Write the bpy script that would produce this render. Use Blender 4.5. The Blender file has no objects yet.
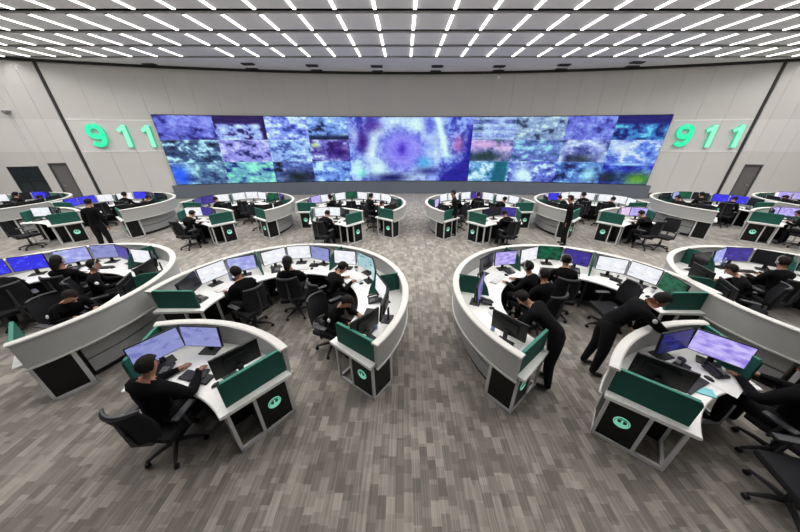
import bpy, bmesh, math, random
from mathutils import Vector, Matrix, Euler
random.seed(7)
C = bpy.context.scene.collection
PI = math.pi
R = math.radians
sc = bpy.context.scene

# ---------------------------------------------------------------- camera
CAMH = 3.5
PITCH = math.atan(128 / 261)
cam = bpy.data.cameras.new('camera')
cam.sensor_width = 36
cam.lens = 261 / 800 * 36
cam.shift_x = -0.005
cam.clip_end = 200
cam.clip_start = 0.05
co = bpy.data.objects.new('camera', cam)
C.objects.link(co)
co.location = (0, 0, CAMH)
co.rotation_euler = (PI / 2 - PITCH, 0, 0)
sc.camera = co
sc.view_settings.view_transform = 'Standard'
sc.view_settings.look = 'None'
sc.view_settings.gamma = 1
sc.view_settings.use_curve_mapping = False
sc.view_settings.exposure = 0.0
sc.cycles.use_denoising = True
sc.cycles.max_bounces = 6
sc.cycles.sample_clamp_indirect = 4
try: sc.cycles.use_light_tree = True
except Exception: pass

def in_view(x, y, z, m=50):
    c, s = math.cos(PITCH), math.sin(PITCH)
    dz = z - CAMH
    dep = y * c - dz * s
    if dep < 0.05: return False
    up = y * s + dz * c
    u = 404 + 261 * x / dep
    v = 266 - 261 * up / dep
    return -m < u < 800 + m and -m < v < 532 + m

# ---------------------------------------------------------------- materials
def lin(c):
    c = c / 255
    return c / 12.92 if c <= 0.04045 else ((c + 0.055) / 1.055) ** 2.4
def rgb(r, g, b): return (lin(r), lin(g), lin(b), 1)

def nd(nt, t, **k):
    n = nt.nodes.new(t)
    for a, b in k.items():
        if a in n.inputs.keys(): n.inputs[a].default_value = b
        else: setattr(n, a, b)
    return n
def mat(name, col, rough=.5, metal=0., spec=.5, noise=.06, nscale=30., emit=None, estr=0, sheen=0):
    m = bpy.data.materials.new(name); m.use_nodes = True
    nt = m.node_tree; b = nt.nodes['Principled BSDF']
    b.inputs['Roughness'].default_value = rough
    b.inputs['Metallic'].default_value = metal
    b.inputs['Specular IOR Level'].default_value = spec
    if sheen: b.inputs['Sheen Weight'].default_value = sheen
    tc = nd(nt, 'ShaderNodeTexCoord'); nz = nd(nt, 'ShaderNodeTexNoise'); nz.inputs['Scale'].default_value = nscale
    nt.links.new(tc.outputs['Object'], nz.inputs['Vector'])
    mx = nd(nt, 'ShaderNodeMix'); mx.data_type = 'RGBA'
    mx.inputs[6].default_value = tuple(c * (1 - noise) for c in col[:3]) + (1,)
    mx.inputs[7].default_value = tuple(min(1, c * (1 + noise)) for c in col[:3]) + (1,)
    nt.links.new(nz.outputs['Fac'], mx.inputs[0])
    nt.links.new(mx.outputs[2], b.inputs['Base Color'])
    if emit:
        b.inputs['Emission Color'].default_value = emit
        b.inputs['Emission Strength'].default_value = estr
    return m

M = {}
M['rim'] = mat('white_rim_laminate', (.66, .65, .62, 1), .4)
M['panel'] = mat('light_grey_laminate', (.46, .46, .455, 1), .4)
M['lower'] = mat('grey_metal_panel', (.38, .39, .395, 1), .4, .2)
M['desk'] = mat('white_worktop', (.90, .90, .89, 1), .35)
M['black'] = mat('black_plastic', (.007, .007, .008, 1), .45, spec=.35)
M['blackpanel'] = mat('black_cabinet_panel', (.005, .006, .006, 1), .4, spec=.3)
M['dark'] = mat('charcoal_plastic', (.022, .022, .026, 1), .5)
M['fabric'] = mat('black_chair_fabric', (.014, .014, .017, 1), .9, spec=.3, noise=.25, nscale=150)
M['chairgrey'] = mat('dark_grey_chair_shell', (.05, .05, .058, 1), .5)
M['alu'] = mat('brushed_aluminium', (.55, .55, .57, 1), .35, .7)
M['frame'] = mat('pale_cabinet_frame', (.62, .62, .63, 1), .4, .05)
M['green'] = mat('green_divider_fabric', (.003, .082, .060, 1), .75, noise=.15, nscale=120)
M['greenedge'] = mat('green_divider_edge', (.02, .20, .145, 1), .6)
M['cloth'] = mat('black_uniform_cloth', (.004, .004, .005, 1), .95, spec=.15, noise=.3, nscale=60)
M['trousers'] = mat('dark_trousers', (.006, .006, .008, 1), .9, spec=.25)
M['shoe'] = mat('black_shoe', (.012, .011, .011, 1), .4)
M['skin'] = mat('warm_brown_skin', (.36, .17, .10, 1), .5, noise=.05)
M['hair'] = mat('dark_hair', (.010, .007, .006, 1), .8, spec=.25, noise=.3, nscale=200)
M['lip'] = mat('lips', (.35, .12, .10, 1), .5)
M['paper'] = mat('white_paper', (.85, .85, .83, 1), .7)
M['grey'] = mat('mid_grey_plastic', (.28, .28, .29, 1), .5)
M['lightkey'] = mat('pale_keyboard_plastic', (.62, .62, .62, 1), .5)
M['teal'] = mat('turquoise_plastic', (.20, .62, .66, 1), .4)
M['orange'] = mat('orange_plastic', (.75, .25, .12, 1), .5)
M['blueitem'] = mat('pale_blue_plastic', (.30, .38, .75, 1), .5)
M['emblem'] = mat('mint_backlit_emblem', (.35, .75, .6, 1), .4, emit=(.25, .85, .60, 1), estr=.45)
M['emblemdark'] = mat('dark_green_emblem_mark', (.01, .10, .07, 1), .5)
M['sign'] = mat('green_lit_letter_face', (.05, .75, .38, 1), .4, emit=(.02, .82, .36, 1), estr=.75)
M['sign2'] = mat('pale_green_lit_letter_face', (.2, .8, .5, 1), .4, emit=(.30, .95, .58, 1), estr=.7)
M['signside'] = mat('green_letter_side', (.06, .5, .3, 1), .4, emit=(.1, .8, .45, 1), estr=.35)
M['door'] = mat('grey_painted_door', (.16, .155, .155, 1), .5)
M['joint'] = mat('dark_expansion_joint', (.035, .035, .036, 1), .7)
M['plinth'] = mat('blue_grey_plinth', (.15, .17, .205, 1), .55, noise=.03, nscale=2)
M['skirt'] = mat('dark_grey_skirting', (.10, .10, .105, 1), .6)
M['ceildark'] = mat('dark_ceiling_void', (.028, .027, .027, 1), .8)
M['ceilvent'] = mat('dark_grey_ceiling_fitting', (.05, .05, .05, 1), .6)
M['housing'] = mat('white_light_housing', (.7, .7, .7, 1), .5)
M['glassdark'] = mat('dark_window_glass', (.02, .03, .035, 1), .08, spec=.8)
M['white'] = mat('white_plastic', (.8, .8, .8, 1), .4)

def lightmat():
    m = bpy.data.materials.new('linear_light_diffuser'); m.use_nodes = True
    nt = m.node_tree; nt.nodes.clear()
    e = nd(nt, 'ShaderNodeEmission'); e.inputs['Color'].default_value = (1, .985, .96, 1); e.inputs['Strength'].default_value = LIGHT
    o = nd(nt, 'ShaderNodeOutputMaterial'); nt.links.new(e.outputs[0], o.inputs[0])
    return m
LIGHT = 5.5
LAMPW = 10.6
M['light'] = lightmat()

def screenmat(name, base, alt, dark, strength, seed, vor=False, glow=.5):
    """an emitting desktop: windows as bricks, a paler title strip"""
    m = bpy.data.materials.new(name); m.use_nodes = True
    nt = m.node_tree; nt.nodes.clear()
    o = nd(nt, 'ShaderNodeOutputMaterial')
    b = nd(nt, 'ShaderNodeBsdfPrincipled'); b.inputs['Roughness'].default_value = .3; b.inputs['Base Color'].default_value = (.01, .01, .01, 1)
    nt.links.new(b.outputs[0], o.inputs[0])
    tc = nd(nt, 'ShaderNodeTexCoord')
    mp = nd(nt, 'ShaderNodeMapping'); mp.inputs['Location'].default_value = (seed * .37, seed * .2, seed * .51)
    nt.links.new(tc.outputs['Generated'], mp.inputs[0])
    nz = nd(nt, 'ShaderNodeTexNoise'); nz.inputs['Scale'].default_value = 3.2; nz.inputs['Detail'].default_value = 2
    nt.links.new(mp.outputs[0], nz.inputs['Vector'])
    cr = nd(nt, 'ShaderNodeValToRGB'); cr.color_ramp.interpolation = 'CONSTANT' if not vor else 'LINEAR'
    e = cr.color_ramp.elements
    e[0].position = 0; e[0].color = dark
    e[1].position = .60; e[1].color = alt
    n = e.new(.36); n.color = base
    nt.links.new(nz.outputs['Fac'], cr.inputs[0])
    nt.links.new(cr.outputs[0], b.inputs['Emission Color'])
    b.inputs['Emission Strength'].default_value = strength
    return m
def g(v): return (lin(v[0]), lin(v[1]), lin(v[2]), 1)
SC = {
 'white': screenmat('screen_white', g((238, 240, 246)), g((250, 250, 252)), g((215, 218, 228)), 1.0, 1),
 'bluewhite': screenmat('screen_blue_white', g((188, 196, 240)), g((150, 155, 225)), g((228, 230, 250)), 1.0, 2, True),
 'lavender': screenmat('screen_lavender', g((142, 148, 206)), g((150, 156, 214)), g((118, 122, 186)), .95, 3),
 'violet': screenmat('screen_violet', g((150, 130, 225)), g((205, 195, 250)), g((95, 80, 190)), 1.0, 7, True),
 'blue': screenmat('screen_bright_blue', g((52, 48, 225)), g((70, 80, 240)), g((150, 150, 245)), 1.0, 4),
 'purple': screenmat('screen_deep_purple', g((66, 52, 150)), g((90, 78, 185)), g((40, 32, 100)), .9, 5),
 'navy': screenmat('screen_dark_navy', g((28, 30, 95)), g((48, 52, 140)), g((16, 16, 50)), .8, 6),
 'teal': screenmat('screen_pale_teal', g((165, 205, 212)), g((190, 220, 222)), g((120, 165, 175)), .9, 8),
 'greenpic': screenmat('screen_dark_with_green_shape', g((5, 10, 10)), g((15, 112, 78)), g((4, 6, 8)), .8, 9, True),
 'pink': screenmat('screen_pale_pink', g((225, 195, 235)), g((240, 215, 240)), g((190, 160, 225)), 1.0, 10),
 'off': mat('screen_switched_off', (.02, .02, .024, 1), .18, spec=.5),
}
SCWORD = {'white': 'white-screened', 'bluewhite': 'blue-and-white-screened', 'lavender': 'lavender-screened', 'violet': 'violet-screened', 'blue': 'bright-blue-screened',
          'purple': 'deep-purple-screened', 'navy': 'navy-screened', 'teal': 'pale-teal-screened', 'greenpic': 'green-on-black-screened', 'pink': 'pale-pink-screened', 'off': 'dark-screened'}

# ---------------------------------------------------------------- mesh building
class MB:
    def __init__(s): s.bm = bmesh.new(); s.mi = 0
    def _faces(s, vs, fs):
        bv = [s.bm.verts.new(v) for v in vs]
        for f in fs:
            try:
                q = s.bm.faces.new([bv[i] for i in f]); q.material_index = s.mi
            except ValueError: pass
        return bv
    def box(s, c, d, rot=None, bev=0):
        x, y, z = d[0] / 2, d[1] / 2, d[2] / 2
        vs = [Vector((a * x, b * y, e * z)) for a in (-1, 1) for b in (-1, 1) for e in (-1, 1)]
        m = Euler(rot).to_matrix() if rot else Matrix.Identity(3)
        vs = [m @ v + Vector(c) for v in vs]
        fs = [(0, 1, 3, 2), (4, 6, 7, 5), (0, 4, 5, 1), (2, 3, 7, 6), (0, 2, 6, 4), (1, 5, 7, 3)]
        bv = s._faces(vs, fs)
        if bev:
            es = set(e for v in bv for e in v.link_edges)
            bmesh.ops.bevel(s.bm, geom=list(es), offset=bev, segments=2, affect='EDGES', profile=.6)
        return s
    def prism(s, poly, z0, z1):
        n = len(poly)
        vs = [Vector((p[0], p[1], z0)) for p in poly] + [Vector((p[0], p[1], z1)) for p in poly]
        fs = [tuple(range(n - 1, -1, -1)), tuple(range(n, 2 * n))] + [(i, (i + 1) % n, n + (i + 1) % n, n + i) for i in range(n)]
        s._faces(vs, fs); return s
    def slab(s, poly, o, ax, ay, t, round_=0):
        """polygon in plane (ax, ay) at o, thickness t along the normal"""
        o, ax, ay = Vector(o), Vector(ax).normalized(), Vector(ay).normalized(); nn = ax.cross(ay)
        n = len(poly)
        vs = [o + ax * p[0] + ay * p[1] - nn * t / 2 for p in poly] + [o + ax * p[0] + ay * p[1] + nn * t / 2 for p in poly]
        fs = [tuple(range(n - 1, -1, -1)), tuple(range(n, 2 * n))] + [(i, (i + 1) % n, n + (i + 1) % n, n + i) for i in range(n)]
        s._faces(vs, fs); return s
    def arc(s, r0, r1, z0, z1, a0, a1, m=1, prof=None):
        """annular sector; prof: list of (r, z) overriding the rectangle"""
        n = max(2, int(abs(a1 - a0) / 3.5))
        prof = prof or [(r0, z0), (r1, z0), (r1, z1), (r0, z1)]
        k = len(prof); vs = []
        for i in range(n + 1):
            a = R(a0 + (a1 - a0) * i / n)
            for r, z in prof: vs.append(Vector((m * r * math.cos(a), r * math.sin(a), z)))
        fs = []
        for i in range(n):
            for j in range(k):
                fs.append((i * k + j, i * k + (j + 1) % k, (i + 1) * k + (j + 1) % k, (i + 1) * k + j))
        fs += [tuple(range(k)), tuple(range(n * k + k - 1, n * k - 1, -1))]
        s._faces(vs, fs); return s
    def tube(s, pts, r, n=8, closed=True):
        pts = [Vector(p) for p in pts]; rs = r if isinstance(r, (list, tuple)) else [r] * len(pts)
        vs = []; up = Vector((0, 0, 1))
        for i, p in enumerate(pts):
            d = (pts[min(i + 1, len(pts) - 1)] - pts[max(i - 1, 0)]).normalized()
            u = up if abs(d.dot(up)) < .95 else Vector((1, 0, 0))
            a = d.cross(u).normalized(); b = a.cross(d).normalized()
            for k in range(n):
                t = 2 * PI * k / n
                vs.append(p + (a * math.cos(t) + b * math.sin(t)) * rs[i])
        fs = [(i * n + k, i * n + (k + 1) % n, (i + 1) * n + (k + 1) % n, (i + 1) * n + k) for i in range(len(pts) - 1) for k in range(n)]
        fs += [tuple(range(n - 1, -1, -1)), tuple(range((len(pts) - 1) * n, len(pts) * n))]
        s._faces(vs, fs); return s
    def ball(s, c, r, seg=12, ring=8, cut=None, rot=None):
        r = r if isinstance(r, (list, tuple)) else (r, r, r)
        m = rot if rot is not None else Matrix.Identity(3)
        P = []
        for i in range(ring + 1):
            ph = PI * i / ring
            for k in range(seg):
                t = 2 * PI * k / seg
                P.append(Vector((math.sin(ph) * math.cos(t), math.sin(ph) * math.sin(t), math.cos(ph))))
        fs = []
        for i in range(ring):
            for k in range(seg):
                f = (i * seg + k, (i + 1) * seg + k, (i + 1) * seg + (k + 1) % seg, i * seg + (k + 1) % seg)
                cc = sum((P[j] for j in f), Vector()) / 4
                if cut and cut(cc): continue
                fs.append(f)
        s._faces([m @ Vector((p.x * r[0], p.y * r[1], p.z * r[2])) + Vector(c) for p in P], fs); return s
    def mesh(s, name, mats, smooth=False, angle=None):
        bmesh.ops.remove_doubles(s.bm, verts=s.bm.verts, dist=1e-5)
        loose = [v for v in s.bm.verts if not v.link_faces]
        if loose: bmesh.ops.delete(s.bm, geom=loose, context='VERTS')
        bmesh.ops.recalc_face_normals(s.bm, faces=s.bm.faces)
        me = bpy.data.meshes.new(name); s.bm.to_mesh(me); s.bm.free()
        for m in (mats if isinstance(mats, (list, tuple)) else [mats]): me.materials.append(M[m] if isinstance(m, str) else m)
        if smooth:
            for p in me.polygons: p.use_smooth = True
            try: me.set_sharp_from_angle(angle=R(angle or 40))
            except Exception: pass
        return me
    def build(s, name, mats, parent=None, smooth=True, angle=None):
        return link(name, s.mesh(name, mats, smooth, angle), parent)
def link(name, me, parent=None):
    o = bpy.data.objects.new(name, me); C.objects.link(o)
    if parent: o.parent = parent
    return o
def tag(o, label, cat, group=None):
    o['label'] = label; o['category'] = cat
    if group: o['group'] = group
    return o
def struct(o): o['kind'] = 'structure'; return o
def empty(name, loc=(0, 0, 0), rz=0):
    o = bpy.data.objects.new(name, None); C.objects.link(o); o.empty_display_size = .1
    o.location = loc; o.rotation_euler = (0, 0, rz); return o
KIDS = {}
def kids(o):
    if o.name not in KIDS: KIDS[o.name] = [c for c in bpy.data.objects if c.parent == o]
    return KIDS[o.name]
def copy_tree(o, parent=None):
    c = o.copy(); C.objects.link(c)
    if parent: c.parent = parent
    for ch in kids(o): copy_tree(ch, c)
    return c
USED = set()
def place(proto, loc, rz, label, cat, group=None):
    """first use moves the proto itself, later uses copy it"""
    if proto.name not in USED:
        USED.add(proto.name); kids(proto)
        for ch in kids(proto): kids(ch)
        o = proto
    else: o = copy_tree(proto)
    o.location = loc; o.rotation_euler = (0, 0, rz)
    for k in ('group',):
        if k in o.keys(): del o[k]
    tag(o, label, cat, group); return o

# ---------------------------------------------------------------- the room shell
WC = (0.47, -43.0); WR = 62.0
def wy(x, r=WR): return WC[1] + math.sqrt(r * r - (x - WC[0]) ** 2)
def wang(x): return math.asin((x - WC[0]) / WR)

def floormat():
    m = bpy.data.materials.new('plank_pattern_carpet'); m.use_nodes = True
    nt = m.node_tree; b = nt.nodes['Principled BSDF']; L = nt.links.new
    b.inputs['Roughness'].default_value = .95; b.inputs['Specular IOR Level'].default_value = .15
    b.inputs['Sheen Weight'].default_value = .35; b.inputs['Sheen Roughness'].default_value = .6
    tc = nd(nt, 'ShaderNodeTexCoord'); sp = nd(nt, 'ShaderNodeSeparateXYZ'); L(tc.outputs['Object'], sp.inputs[0])
    def mth(op, a, bv=None, **k):
        n = nd(nt, 'ShaderNodeMath'); n.operation = op
        for i, v in enumerate((a, bv)):
            if v is None: continue
            if hasattr(v, 'links'): L(v, n.inputs[i])
            else: n.inputs[i].default_value = v
        return n.outputs[0]
    def cell(wx, ly, sd):
        row = mth('FLOOR', mth('DIVIDE', sp.outputs[0], wx))
        w1 = nd(nt, 'ShaderNodeTexWhiteNoise'); w1.noise_dimensions = '2D'
        cb = nd(nt, 'ShaderNodeCombineXYZ'); L(row, cb.inputs[0]); cb.inputs[1].default_value = sd
        L(cb.outputs[0], w1.inputs['Vector'])
        yy = mth('ADD', mth('DIVIDE', sp.outputs[1], ly), mth('MULTIPLY', w1.outputs['Value'], 7.3))
        cy = mth('FLOOR', yy)
        w2 = nd(nt, 'ShaderNodeTexWhiteNoise'); w2.noise_dimensions = '3D'
        c2 = nd(nt, 'ShaderNodeCombineXYZ'); L(row, c2.inputs[0]); L(cy, c2.inputs[1]); c2.inputs[2].default_value = sd
        L(c2.outputs[0], w2.inputs['Vector'])
        return w2
    c1 = cell(.095, .20, 1.3); c2 = cell(.095, .145, 5.1); c3 = cell(.012, .9, 9.2)
    v = mth('ADD', mth('MULTIPLY', c1.outputs['Value'], .45), mth('ADD', mth('MULTIPLY', c2.outputs['Value'], .3), mth('MULTIPLY', c3.outputs['Value'], .25)))
    cr = nd(nt, 'ShaderNodeValToRGB'); e = cr.color_ramp.elements
    e[0].position = .22; e[0].color = (.138, .124, .108, 1)
    e[1].position = .85; e[1].color = (.385, .348, .305, 1)
    n = e.new(.5); n.color = (.220, .199, .175, 1)
    L(v, cr.inputs[0])
    nz = nd(nt, 'ShaderNodeTexNoise'); nz.inputs['Scale'].default_value = 1.1; L(tc.outputs['Object'], nz.inputs['Vector'])
    mx = nd(nt, 'ShaderNodeMix'); mx.data_type = 'RGBA'; mx.blend_type = 'MULTIPLY'; mx.inputs[0].default_value = .35
    L(cr.outputs[0], mx.inputs[6]); L(nz.outputs['Color'], mx.inputs[7])
    cr2 = nd(nt, 'ShaderNodeValToRGB'); cr2.color_ramp.elements[0].color = (.75, .73, .74, 1); cr2.color_ramp.elements[1].color = (1, 1, .98, 1)
    L(nz.outputs['Fac'], cr2.inputs[0]); L(cr2.outputs[0], mx.inputs[7])
    L(mx.outputs[2], b.inputs['Base Color'])
    bp = nd(nt, 'ShaderNodeBump'); bp.inputs['Strength'].default_value = .25; bp.inputs['Distance'].default_value = .01
    L(v, bp.inputs['Height']); L(bp.outputs[0], b.inputs['Normal'])
    return m
M['floor'] = floormat()
b = MB(); b.box((0.5, 6.5, -.05), (60, 31, .1)); struct(b.build('floor', 'floor', smooth=False))

def wallmat(name, col):
    """painted acoustic panelling: seams every 1.2 m by angle about the wall's own centre, in the wall's geometry"""
    return mat(name, col, .7, noise=.03, nscale=.8)
M['wall'] = wallmat('warm_grey_wall_panel', (.70, .685, .66, 1))
M['wallband'] = wallmat('pale_grey_wall_band', (.77, .755, .735, 1))
M['seam'] = mat('wall_panel_seam', (.60, .59, .57, 1), .8)
M['rail'] = mat('pale_wall_rail', (.93, .92, .89, 1), .5)
def aw(x, dr=0):   # point on the wall circle at x, pulled dr towards the room
    a = wang(x); r = WR - dr
    return (WC[0] + r * math.sin(a), WC[1] + r * math.cos(a))
def wall_piece(mb, x0, x1, z0, z1, d0=0., d1=.12, step=.6):
    """curved slab from depth d0 (room side pull) to behind the wall"""
    n = max(1, int(abs(x1 - x0) / step)); vs = []
    for i in range(n + 1):
        x = x0 + (x1 - x0) * i / n
        p, q = aw(x, d0), aw(x, -d1)
        vs += [(p[0], p[1], z0), (q[0], q[1], z0), (q[0], q[1], z1), (p[0], p[1], z1)]
    fs = []
    for i in range(n):
        for j in range(4): fs.append((i * 4 + j, i * 4 + (j + 1) % 4, i * 4 + 4 + (j + 1) % 4, i * 4 + 4 + j))
    fs += [(0, 1, 2, 3), (n * 4 + 3, n * 4 + 2, n * 4 + 1, n * 4)]
    mb._faces([Vector(v) for v in vs], fs)
CEIL = 7.0
JL, JR = -18.35, 19.03
# back wall between the joints: panels with thin recessed seams, backing behind
b = MB()
ZB = [(0.0, 2.80), (2.815, 4.41), (4.425, CEIL)]
xs = [JL + .09 + i * (JR - JL - .18) / 30 for i in range(31)]
for zi, (z0, z1) in enumerate(ZB):
    b.mi = 1 if zi == 1 else 0
    for i in range(30): wall_piece(b, xs[i] + .005, xs[i + 1] - .005, z0, z1)
b.mi = 2; wall_piece(b, JL - .1, JR + .1, 0, CEIL, -.03, .2)
struct(b.build('wall_back', ['wall', 'wallband', 'seam'], smooth=False))
# side continuations beyond the dark joints, bending forward at the corners
def side_wall(name, pts, holes):
    """straight wall runs through plan points, split in panels, leaving rectangular holes (run, s0, s1, z0, z1)"""
    b = MB()
    for k in range(len(pts) - 1):
        p, q = Vector((*pts[k], 0)), Vector((*pts[k + 1], 0)); d = (q - p); L = d.length; d.normalize()
        nrm = Vector((d.y, -d.x, 0))
        if nrm.dot(Vector((0, 5, 0)) - p) > 0: nrm = -nrm    # away from the room
        hs = [h for h in holes if h[0] == k]
        cuts = sorted({0, L} | {h[1] for h in hs} | {h[2] for h in hs})
        fine = []
        for a, c in zip(cuts, cuts[1:]):
            m = max(1, round((c - a) / 1.3)); fine += [(a + (c - a) * i / m, a + (c - a) * (i + 1) / m) for i in range(m)]
        zc = sorted({0, 2.80, 2.815, 4.41, 4.425, CEIL} | {h[3] for h in hs} | {h[4] for h in hs})
        for a, c in fine:
            for z0, z1 in zip(zc, zc[1:]):
                mid = (a + c) / 2, (z0 + z1) / 2
                if any(h[1] < mid[0] < h[2] and h[3] < mid[1] < h[4] for h in hs): continue
                if z1 - z0 < .05: b.mi = 2
                else: b.mi = 1 if 2.81 <= z0 < 4.42 and z1 < 4.43 else 0
                s0, s1 = p + d * (a + .004), p + d * (c - .004)
                vs = [s0, s1, s1 + nrm * .15, s0 + nrm * .15]
                b.prism([(v.x, v.y) for v in vs], z0, z1)
    struct(b.build(name, ['wall', 'wallband', 'seam'], smooth=False))
P0 = aw(JL - .09); PC = (-20.17, 15.46); PE = (-27.5, 12.7)
Q0 = aw(JR + .09); QC = (20.88, 15.55); QE = (28.5, 12.7)
def run(p, q): return math.hypot(q[0] - p[0], q[1] - p[1])
LD0, LD1 = .72, 1.50       # door along run 0
LW0, LW1 = .02, 1.38       # window on run 1
side_wall('wall_left', [P0, PC, PE], [(0, LD0, LD1, 0, 2.24), (1, LW0 + .1, LW1, .70, 2.10)])
side_wall('wall_right', [Q0, QC, QE], [(0, .45, 1.25, 0, 2.15)])
def along(p, q, s, off=0):
    d = Vector((q[0] - p[0], q[1] - p[1])); d.normalize()
    n = Vector((d.y, -d.x))
    if n.dot(Vector((0 - p[0], 5 - p[1]))) < 0: n = -n
    return Vector((p[0], p[1])) + d * s + n * off, d, n
def door(name, p, q, s0, s1, h):
    a, d, n = along(p, q, s0, -.08); c, _, _ = along(p, q, s1, -.08)
    root = empty(name, ((a.x + c.x) / 2, (a.y + c.y) / 2, 0), math.atan2(d.y, d.x)); struct(root)
    w = s1 - s0; yo = 1 if (Matrix.Rotation(math.atan2(d.y, d.x), 2) @ Vector((0, 1))).dot(n) > 0 else -1
    MB().box((0, 0, h / 2), (w - .08, .05, h - .06)).build('door_leaf', 'door', root, smooth=False)
    f = MB()
    f.box((-w / 2 + .03, yo * .03, h / 2), (.06, .14, h)); f.box((w / 2 - .03, yo * .03, h / 2), (.06, .14, h)); f.box((0, yo * .03, h - .03), (w, .14, .06))
    f.build('door_frame', 'skirt', root, smooth=False)
    MB().tube([(w / 2 - .14, yo * .025, 1.02), (w / 2 - .14, yo * .08, 1.02), (w / 2 - .26, yo * .08, 1.02)], .012).build('door_handle', 'alu', root)
    return root
door('door_1', P0, PC, LD0, LD1, 2.24)
door('door_2', Q0, QC, .45, 1.25, 2.15)
a, d, n = along(PC, PE, (LW0 + .1 + LW1) / 2, -.06)
wn = struct(empty('window_1', (a.x, a.y, 1.40), math.atan2(d.y, d.x)))
w = LW1 - LW0 - .1
MB().box((0, 0, 0), (w - .06, .02, 1.34)).build('glass_pane', 'glassdark', wn, smooth=False)
f = MB()
for x in (-w / 2 + .03, 0.1, w / 2 - .03): f.box((x, 0, 0), (.05, .07, 1.40))
for z in (-.67, 0, .67): f.box((0, 0, z), (w, .07, .05))
f.build('window_frame', 'dark', wn, smooth=False)
# dark vertical joints
for nm, j in (('trim_1', JL), ('trim_2', JR)):
    b = MB(); wall_piece(b, j - .055, j + .055, 0, CEIL, .015, .1); struct(b.build(nm, 'joint', smooth=False))
# pale rails at the band edges
for nm, z in (('trim_3', 2.80), ('trim_4', 4.41)):
    b = MB(); wall_piece(b, JL + .1, -14.46, z - .03, z + .035, .012, .0)
    wall_piece(b, 15.42 if z < 3 else 15.5, JR - .1, z - .03, z + .035, .012, 0)
    if z > 4.4 and z > 4.7: wall_piece(b, -14.4, 15.4, z - .02, z + .02, .012, 0)
    struct(b.build(nm, 'rail', smooth=False))
b = MB(); wall_piece(b, JL + .1, -14.7, 0, .34, .04, 0); struct(b.build('baseboard_left', 'skirt', smooth=False))
b = MB(); wall_piece(b, 15.7, JR - .1, 0, .34, .04, 0); struct(b.build('baseboard_right', 'skirt', smooth=False))

# ceiling: panels with dark transverse slots, void above
b = MB()
Y0, DY, SLOT = 10.64, 1.69, .17
M['ceil'] = mat('grey_ceiling_panel', (.90, .885, .865, 1), .75, noise=.04, nscale=1.2)
ys = [Y0 + DY * k for k in range(-9, 3)]
X0, X1 = -29, 30
for y in ys: b.box(((X0 + X1) / 2, y + DY / 2, CEIL + .03), (X1 - X0, DY - 2 * SLOT, .06))
yl = ys[-1] + DY + SLOT
b.box(((X0 + X1) / 2, (yl + 20) / 2, CEIL + .03), (X1 - X0, 20 - yl - 0, .06))
b.mi = 1; b.box(((X0 + X1) / 2, 8, CEIL + .36), (X1 - X0, 28, .1))
struct(b.build('ceiling', ['ceil', 'ceildark'], smooth=False))
b = MB(); wall_piece(b, -22.5, 23.5, CEIL - .12, CEIL, .16, -.1); struct(b.build('trim_5', 'ceildark', smooth=False))

# ---------------------------------------------------------------- linear ceiling lights
ORD = ['first', 'second', 'third', 'fourth', 'fifth', 'sixth', 'seventh', 'eighth', 'ninth', 'tenth', 'eleventh', 'twelfth', 'thirteenth', 'fourteenth', 'fifteenth',
       'sixteenth', 'seventeenth', 'eighteenth', 'nineteenth', 'twentieth', 'twenty-first', 'twenty-second', 'twenty-third', 'twenty-fourth']
lp = empty('linear_ceiling_light')
LL = DY - 2 * SLOT - .03
f = MB(); f.box((0, 0, -.003), (.13, LL + .03, .008)); f.box((0, LL / 2 + .008, -.014), (.11, .014, .03)); f.box((0, -LL / 2 - .008, -.014), (.11, .014, .03))
f.build('light_frame', 'housing', lp, smooth=False)
b = MB(); b.slab([(-.048, -.006), (.048, -.006), (.040, -.030), (-.040, -.030)], (0, 0, 0), (1, 0, 0), (0, 0, 1), LL); b.build('diffuser', 'light', lp, smooth=False)
al = bpy.data.lights.new('strip_lamp', 'AREA'); al.shape = 'RECTANGLE'; al.size = .08; al.size_y = LL; al.energy = LAMPW; al.spread = R(140); al.color = (1, .975, .94)
lo = bpy.data.objects.new('strip_lamp', al); C.objects.link(lo); lo.parent = lp; lo.location = (0, 0, -.034)
rows = [y for y in reversed(ys) if y > 2]
for ri, y in enumerate(rows):
    for k in range(-20, 22):
        x = .33 + 1.21 * k
        if k == -8 and ri == 0: continue
        yc = y + DY / 2
        seen = in_view(x, yc, CEIL, 60)
        if abs(x - .47) > 22.5: continue
        if not in_view(x, yc, CEIL, 10) and y > Y0 - 2: pass
        side = 'left' if k <= 0 else 'right'; n = (1 - k) if k <= 0 else k
        rowp = ['row nearest the video wall', 'second row from the video wall', 'third row from the video wall', 'fourth row from the video wall'][ri] if ri < 4 else '%s row from the video wall' % ORD[ri]
        place(lp, (x, yc, CEIL), 0, 'white linear ceiling light, %s %s of the centre line, %s' % (ORD[n - 1], side, rowp), 'ceiling light', 'linear ceiling lights')

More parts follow.
